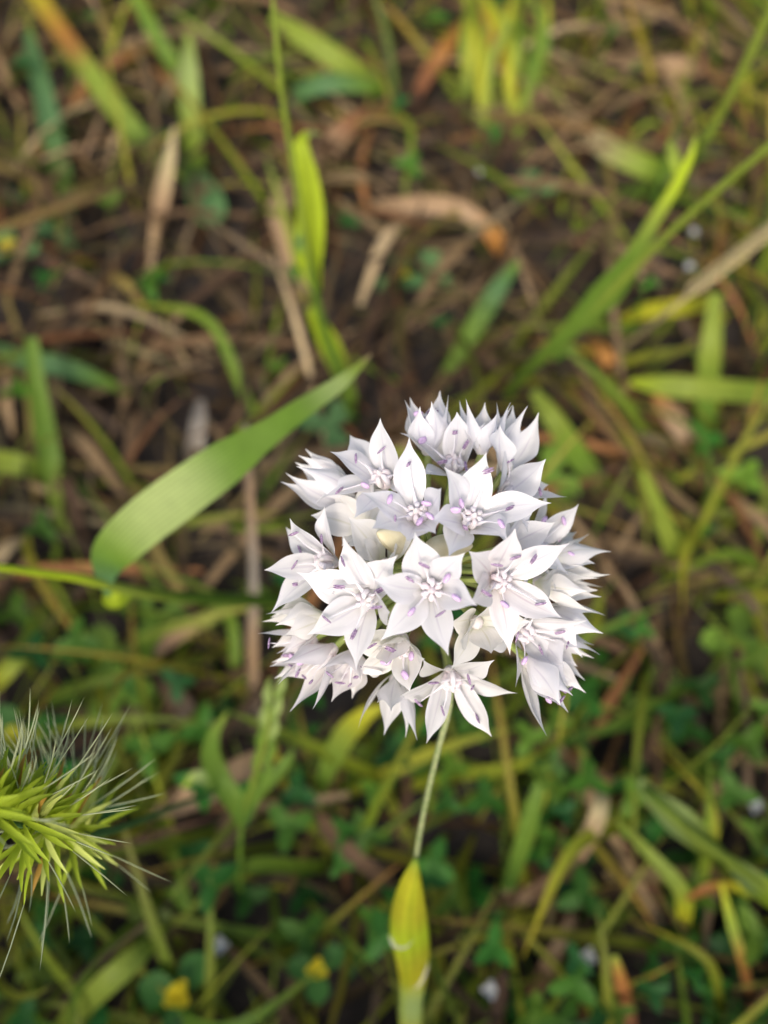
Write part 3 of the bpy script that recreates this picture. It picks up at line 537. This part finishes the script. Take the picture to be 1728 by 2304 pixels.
# anther and filament meshes shared by all florets
def ellipsoid(cx, cy, cz, rx, ry, rz, nu=7, nv=9):
    u = np.linspace(0.02, math.pi - 0.02, nu); v = np.linspace(0, 2 * math.pi, nv)
    U, Vv = np.meshgrid(u, v, indexing='ij')
    P = np.stack([cx + rx * np.sin(U) * np.cos(Vv), cy + ry * np.sin(U) * np.sin(Vv), cz + rz * np.cos(U)], -1)
    return P.reshape(-1, 3), grid_faces(nu, nv)[:, ::-1]
def anther_mesh(name, m, rx, rz, gap):
    V, F = merge([ellipsoid(-gap, 0, 0, rx, rx * .9, rz), ellipsoid(gap, 0, 0, rx, rx * .9, rz * .97)])
    return mesh_np(name, V, F, m)
AM = [anther_mesh('plump_anther', M['lilac'], .00042, .00078, .00016), anther_mesh('spent_anther', M['purple'], .00019, .00092, .00021), anther_mesh('curled_anther', M['purple'], .00020, .00050, .00022)]

PROF_U = [0, .07, .15, .25, .35, .45, .55, .65, .74, .82, .89, .95, 1]
PROF_W = [.18, .21, .33, .62, .88, 1.0, 1.0, .88, .64, .35, .16, .06, .008]
_uu = np.linspace(0, 1, 30); _pw = np.interp(_uu, PROF_U, PROF_W)
for _ in range(2): _pw[1:-1] = (_pw[:-2] + 2 * _pw[1:-1] + _pw[2:]) / 4
_pg = _pw * (1 - .38 * np.clip((_uu - .45) / .3, 0, 1) * np.clip((1.02 - _uu) / .1, 0, 1))
def petal_mesh(C, a, T, wid, goblet, m, origin, lift):
    d = T - C; L = np.linalg.norm(d); da = float(d @ a); r = d - a * da; rl = np.linalg.norm(r); r = r / (rl + 1e-9)
    C = C + a * lift
    P0 = C - a * .0010 + r * .0005
    if goblet: P1 = C + a * L * .14 + r * L * .36; P2 = C + d * .62 + r * L * .17
    else: P1 = C + a * L * .10 + r * L * .20; P2 = C + d * .62 + a * L * random.uniform(.06, .22)
    t = _uu[:, None]; B_ = (1 - t) ** 3 * P0 + 3 * (1 - t) ** 2 * t * P1 + 3 * (1 - t) * t * t * P2 + t ** 3 * T
    tn = nrm(np.gradient(B_, axis=0)); nn = nrm(-(tn @ a)[:, None] * r + (tn @ r)[:, None] * a)
    sv = np.cross(r, a); sv = np.tile(sv / np.linalg.norm(sv), (len(_uu), 1))
    tw = random.uniform(-.30, .30) * _uu + random.uniform(-.12, .12); bend = random.uniform(-.0007, .0007)
    S = sv * np.cos(tw)[:, None] + nn * np.sin(tw)[:, None]; Nn = nn * np.cos(tw)[:, None] - sv * np.sin(tw)[:, None]
    B_ = B_ + S * (bend * np.sin(_uu * math.pi))[:, None] + (r if goblet else nn) * (L * random.uniform(-.02, .07) * np.clip((_uu - .7) / .3, 0, 1) ** 2)[:, None]
    nv = 11; v = np.linspace(-1, 1, nv); hw = (_pg if goblet else _pw) * wid / 2
    cup = random.uniform(.10, .30) + (.22 if goblet else 0); ph = random.uniform(0, 6)
    hgt = cup * v[None] ** 2 - .035 * np.exp(-(v[None] / .14) ** 2) + .035 * np.cos(v[None] * 8.5) * np.sin(_uu[:, None] * 3.14) + .05 * np.sin(_uu[:, None] * 11 + ph + v[None] * 2) * np.abs(v[None])
    asym = 1 + .06 * np.sin(_uu * 6 + ph)
    P = B_[:, None] + S[:, None] * (hw * asym)[:, None, None] * v[None, :, None] + Nn[:, None] * (hw[:, None] * hgt)[:, :, None]
    uv = np.stack(np.meshgrid(_uu, (v + 1) / 2, indexing='ij')[::-1], -1)
    return mesh_np('petal', P.reshape(-1, 3) - origin, grid_faces(len(_uu), nv), m, uv.reshape(-1, 2))

def floret(cx, cy, tips, kind='o', m='pw', L=11.3, z=None, wid=5.1, axis=None, stamens=True, throat=True, fill=6, R=None, plump=.1):
    nd = np.array(NODE); Rb = (R or RB * 1000) / 1000
    if z is None:
        best = None
        for zz in np.arange(108, 136, .25):
            e = abs(np.linalg.norm(np.array(at(cx, cy, zz)) - nd) - Rb)
            if best is None or e < best[0] - 1e-6: best = (e, zz)
        z = best[1]
    C = np.array(at(cx, cy, z)); a = nrm(C - nd)
    if axis is not None:                   # blend in a measured facing (camera frame: right, up, toward camera)
        ac = nrm(np.array(RT) * axis[0] + np.array(UP) * axis[1] - np.array(FWD) * axis[2]); a = nrm(a * .25 + ac)
    gob = kind == 'g'
    # receptacle with ovary: the floret's own mesh
    V, F = ellipsoid(0, 0, 0, .0011, .0011, .0013)
    q = Vector(a).to_track_quat('Z', 'Y').to_matrix(); Rm = np.array(q)
    fl = link('floret', mesh_np('floret', (V @ Rm.T), F, M['throat']), wild); fl.location = Vector(C - WO)
    # pedicel
    mid = nd + (C - nd) * .5 + np.array([random.uniform(-.0008, .0008) for _ in range(3)])
    link('pedicel', tube([nd, mid, C - a * .0012, C], [.00055, .0005, .00065, .0010], M['pedicel'], 'pedicel', n=10, k=7, origin=C), fl)
    fr = np.array(FWD); T = []
    for tp in tips:
        px, py = tp[0], tp[1]; sg = tp[2] if len(tp) > 2 else (-1 if not gob else 0)
        flat = np.array(at(px, py, z)); l = np.linalg.norm(flat - C) * 1000
        dzv = math.sqrt(max(L * L - l * l, 0)) * 0.8
        if sg == 0: sg = random.choice((-.8, .8))
        T.append(np.array(at(px, py, z + sg * dzv)))
    e1 = nrm(np.cross(a, np.array(UP) + .01)); e2 = np.cross(a, e1)
    az = sorted(math.atan2((t - C) @ e2, (t - C) @ e1) for t in T)
    for _ in range(max(0, fill - len(T))):
        if az:
            gaps = [((az[(i + 1) % len(az)] - az[i]) % 6.28319 or 6.28319, az[i]) for i in range(len(az))]; gmx, g0 = max(gaps); th = g0 + gmx / 2
        else: th = random.uniform(0, 6.28)
        th = (th + math.pi) % (2 * math.pi) - math.pi
        phi = math.radians(random.uniform(55, 70) if gob else random.uniform(12, 30))
        T.append(C + L / 1000 * .95 * ((e1 * math.cos(th) + e2 * math.sin(th)) * math.cos(phi) + a * math.sin(phi))); az = sorted(az + [th])
    order = sorted(range(len(T)), key=lambda i: math.atan2((T[i] - C) @ e2, (T[i] - C) @ e1))
    for k, i in enumerate(order):
        mm = M[m]; wd = wid * (1.08 if gob else 1) * random.uniform(.88, 1.1) * (1 if k % 2 else .93)
        link('petal', petal_mesh(C, a, T[i], wd / 1000, gob, mm, C, .00035 * (k % 2)), fl)
    # stamens
    for k, i in enumerate(order):
        d = nrm(T[i] - C)
        # swollen white filament base round the ovary
        rr = d - a * (d @ a); rr = rr / (np.linalg.norm(rr) + 1e-9)
        th2 = k * math.pi / 3; 
        if stamens:
            f = random.uniform(.38, .66) * (1.0 if k % 2 else .75); hgt = random.uniform(.14, .24)
            end = C + (T[i] - C) * f + a * (L / 1000) * hgt + np.cross(a, d) * random.uniform(-.0013, .0013)
            link('filament', tube([C + rr * .0004, C + rr * .0011 + a * .0017, C * .45 + end * .55 + a * .0006, end], [.00040, .00038, .00013, .00008], M['filament'], 'filament', n=12, k=7, origin=C), fl)
            pk = 0 if random.random() < plump else (1 if random.random() < .75 else 2)
            an = bpy.data.objects.new('anther', AM[pk]); col.objects.link(an); an.parent = fl
            an.location = Vector(end - C); an.rotation_euler = (random.uniform(0, 6), random.uniform(.9, 2.2), random.uniform(0, 6))
    if not gob and throat:                 # crown of pale lobes in the throat
        for k in range(6):
            th = k * math.pi / 3 + .5; rr = e1 * math.cos(th) + e2 * math.sin(th)
            link('throat_lobe', tube([C + rr * .0006, C + rr * .0013 + a * .0012, C + rr * .0011 + a * .0024, C + rr * .0004 + a * .0027], [.0003, .00042, .00045, .00022], M['throat'] if k % 2 else M['filament'], 'throat_lobe', n=9, k=8, origin=C), fl)
        link('style', tube([C, C + a * .0016, C + a * .0036], [.0009, .0008, .0003], M['throat'], 'style', n=7, k=7, origin=C), fl)
    return fl

fl = floret
fl(970, 1325, [(932, 1194), (1046, 1244), (1075, 1362), (1009, 1475), (856, 1441), (838, 1302)], plump=.4, axis=(0, .05, 1), wid=5.0)
fl(1117, 1304, [(1050, 1238), (1158, 1188), (1281, 1222), (1264, 1390), (1146, 1473), (1052, 1358)], m='pp', axis=(.25, -.1, 1), plump=.15)
fl(1056, 1174, [(1000, 1050), (1094, 1018), (1235, 1136), (1140, 1212), (1008, 1256), (966, 1168)], axis=(.15, .35, 1), plump=.5)
fl(940, 1164, [(922, 990), (812, 1108), (834, 1194), (918, 1222), (980, 1200), (1000, 1098)], axis=(-.1, .35, 1), plump=.5)
fl(866, 1088, [(857, 941), (742, 1018), (709, 1130), (796, 1166)], axis=(-.3, .5, .9), plump=.1)
fl(788, 1122, [(633, 1080, .4), (643, 1064, -.5), (666, 1050, -.9), (671, 1025, .6), (685, 1014, .9), (664, 1040, 1)], 'g', L=11.6, axis=(-.95, .35, .25), stamens=False)
fl(747, 1265, [(652, 1166), (738, 1138), (596, 1285), (620, 1380)], axis=(-.7, .1, .7), plump=.1)
fl(833, 1346, [(776, 1205), (672, 1286), (691, 1428), (803, 1507), (884, 1376)], m='pw', axis=(-.3, -.1, 1), plump=.1)
fl(868, 1270, [(782, 1164, -1), (815, 1212, -1), (890, 1238, -1)], m='pc', z=122, axis=(-.1, .5, .9), stamens=False, throat=False)
fl(1018, 1062, [(1026, 926), (1092, 951), (985, 913, .5), (900, 975), (945, 1072)], m='pw', axis=(.05, .75, .7), plump=.1)
fl(962, 1010, [(918, 900, -.4), (924, 894, .8), (969, 903, -.9), (986, 880, .9), (945, 915, -1)], 'g', L=9.8, axis=(-.1, .95, .3))
fl(1140, 1050, [(1125, 908, -.3), (1149, 904, -.9), (1157, 913, 1), (1188, 913, -.6), (1211, 927, .4), (1128, 956, -1)], 'g', L=10.8, axis=(.35, .9, .25), stamens=False)
fl(1132, 1112, [(1226, 1033), (1273, 1127), (1128, 980), (1228, 1095, .6)], axis=(.6, .5, .6), plump=.1)
fl(1188, 1240, [(1299, 1133), (1226, 1098, -.6), (1337, 1270), (1150, 1160)], axis=(.75, .25, .6), plump=.75)
fl(1240, 1270, [(1328, 1207, .5), (1375, 1242, .5), (1300, 1200, 1), (1350, 1290, 1)], 'g', z=132, L=10, axis=(.95, .15, -.1), m='pc', stamens=False)
fl(1213, 1310, [(1347, 1309, -.5), (1345, 1328, .8), (1354, 1342, -.6), (1249, 1288, -1), (1325, 1330, -1)], 'g', m='pc', L=10.5, axis=(.95, -.1, .25), stamens=False)
fl(1168, 1412, [(1318, 1392), (1271, 1531), (1155, 1546), (1098, 1462)], axis=(.45, -.45, .8), plump=.1)
fl(1190, 1490, [(1317, 1561, .4), (1290, 1565, -.6), (1283, 1600, -.3), (1261, 1587, -1), (1233, 1655, .3), (1275, 1530, 1)], 'g', m='pw', L=12, axis=(.65, -.75, .2))
fl(1235, 1375, [(1337, 1452, .3), (1318, 1412, .5), (1320, 1380, .8)], 'g', z=131, L=9.5, axis=(.8, -.5, 0), stamens=False)
fl(1013, 1513, [(1163, 1554), (1107, 1652), (957, 1668), (861, 1576), (1109, 1478), (952, 1482)], axis=(.05, -.75, .75), plump=.05)
fl(905, 1440, [(922, 1556), (868, 1490), (956, 1482), (850, 1448, -1)], m='pc', z=124, axis=(-.1, -.6, .75), plump=.9, L=9.5)
fl(890, 1530, [(864, 1655, .2), (912, 1660, .2), (850, 1581, -.7), (880, 1600, -1)], 'g', z=131, L=10.5, axis=(-.15, -.95, .15), stamens=False, wid=4)
fl(745, 1462, [(613, 1494, .4), (617, 1526, .9), (626, 1540, -.5), (650, 1598, -.8), (702, 1594, -.9), (634, 1497, -.9)], 'g', m='pp', L=11.5, axis=(-.75, -.55, .3))
fl(800, 1468, [(722, 1506, -1), (746, 1578, -.4), (810, 1530, -1), (863, 1513, -.9), (740, 1540, 1), (790, 1570, .6)], 'g', m='pp', L=9.5, axis=(-.35, -.8, .5))
fl(725, 1390, [(599, 1384, -.5), (591, 1403, .5), (620, 1407, -1), (640, 1428, -1), (610, 1390, 1)], 'g', m='pc', L=9.6, axis=(-.95, -.15, .2), stamens=False)
fl(1072, 1400, [(1010, 1400, -.4), (1105, 1474, -1), (1030, 1440, -1), (1100, 1360)], m='pc', z=123, axis=(.1, -.3, .9), stamens=False, throat=False, L=8.5)
fl(1150, 1225, [(1190, 1120, -.8), (1250, 1175, -.5)], m='pw', z=125, axis=(.6, .4, .7), stamens=False, throat=False, L=10)
fl(700, 1440, [(607, 1500, .3), (640, 1470, -.6), (660, 1520, -.8), (612, 1460, .6)], 'g', m='pp', z=130, L=9, axis=(-.9, -.4, .1), wid=4.2)
fl(1225, 1440, [(1300, 1500, .2), (1318, 1530, .5), (1270, 1500, -.8)], 'g', m='pw', z=130, L=9.5, axis=(.7, -.6, .1), stamens=False, wid=4.5)
fl(1085, 1010, [(1092, 905, .5), (1060, 930, .8), (1118, 930, -.4)], 'g', m='pw', z=129, L=9, axis=(.1, .9, .1), stamens=False, wid=4.5)
fl(820, 1190, [(752, 1105, .6), (700, 1160, .6), (770, 1230, -.4)], m='pc', z=127, axis=(-.6, .4, .6), stamens=False, throat=False, L=9)
# closed bud between the upper florets
Bp = np.array(at(890, 1212, 121)); nd = np.array(NODE); ba = nrm(nrm(np.array(at(840, 1205, 119)) - Bp) + .2 * nrm(Bp - nd))
for (bx, by, bz) in ((890, 1214, 121), (1006, 1232, 123)):
    Bp = np.array(at(bx, by, bz)); q = np.array(Vector(nrm(Bp - nd) * .6 + ba * (1 if bx < 950 else -1)).to_track_quat('Z', 'Y').to_matrix())
    V, F = ellipsoid(0, 0, 0, 1, 1, 1, 15, 19)
    zz = V[:, 2].copy(); rr = np.interp(zz, [-1, -.6, 0, .6, 1], [.75, 1, 1.05, .8, .6]); ang = np.arctan2(V[:, 1], V[:, 0])
    V = V * np.stack([.0020 * rr * (1 + .06 * np.cos(3 * ang)), .0020 * rr * (1 + .06 * np.cos(3 * ang)), np.full(len(V), .0040)], 1)
    bo = link('bud', mesh_np('bud', V @ q.T, F, M['bud']), wild); bo.location = Vector(Bp - WO)
    link('pedicel', tube([nd, (nd + Bp) / 2, Bp - q[:, 2] * .0035], [.00055, .0005, .0007], M['pedicel'], 'pedicel', n=8, k=7, origin=Bp), bo)
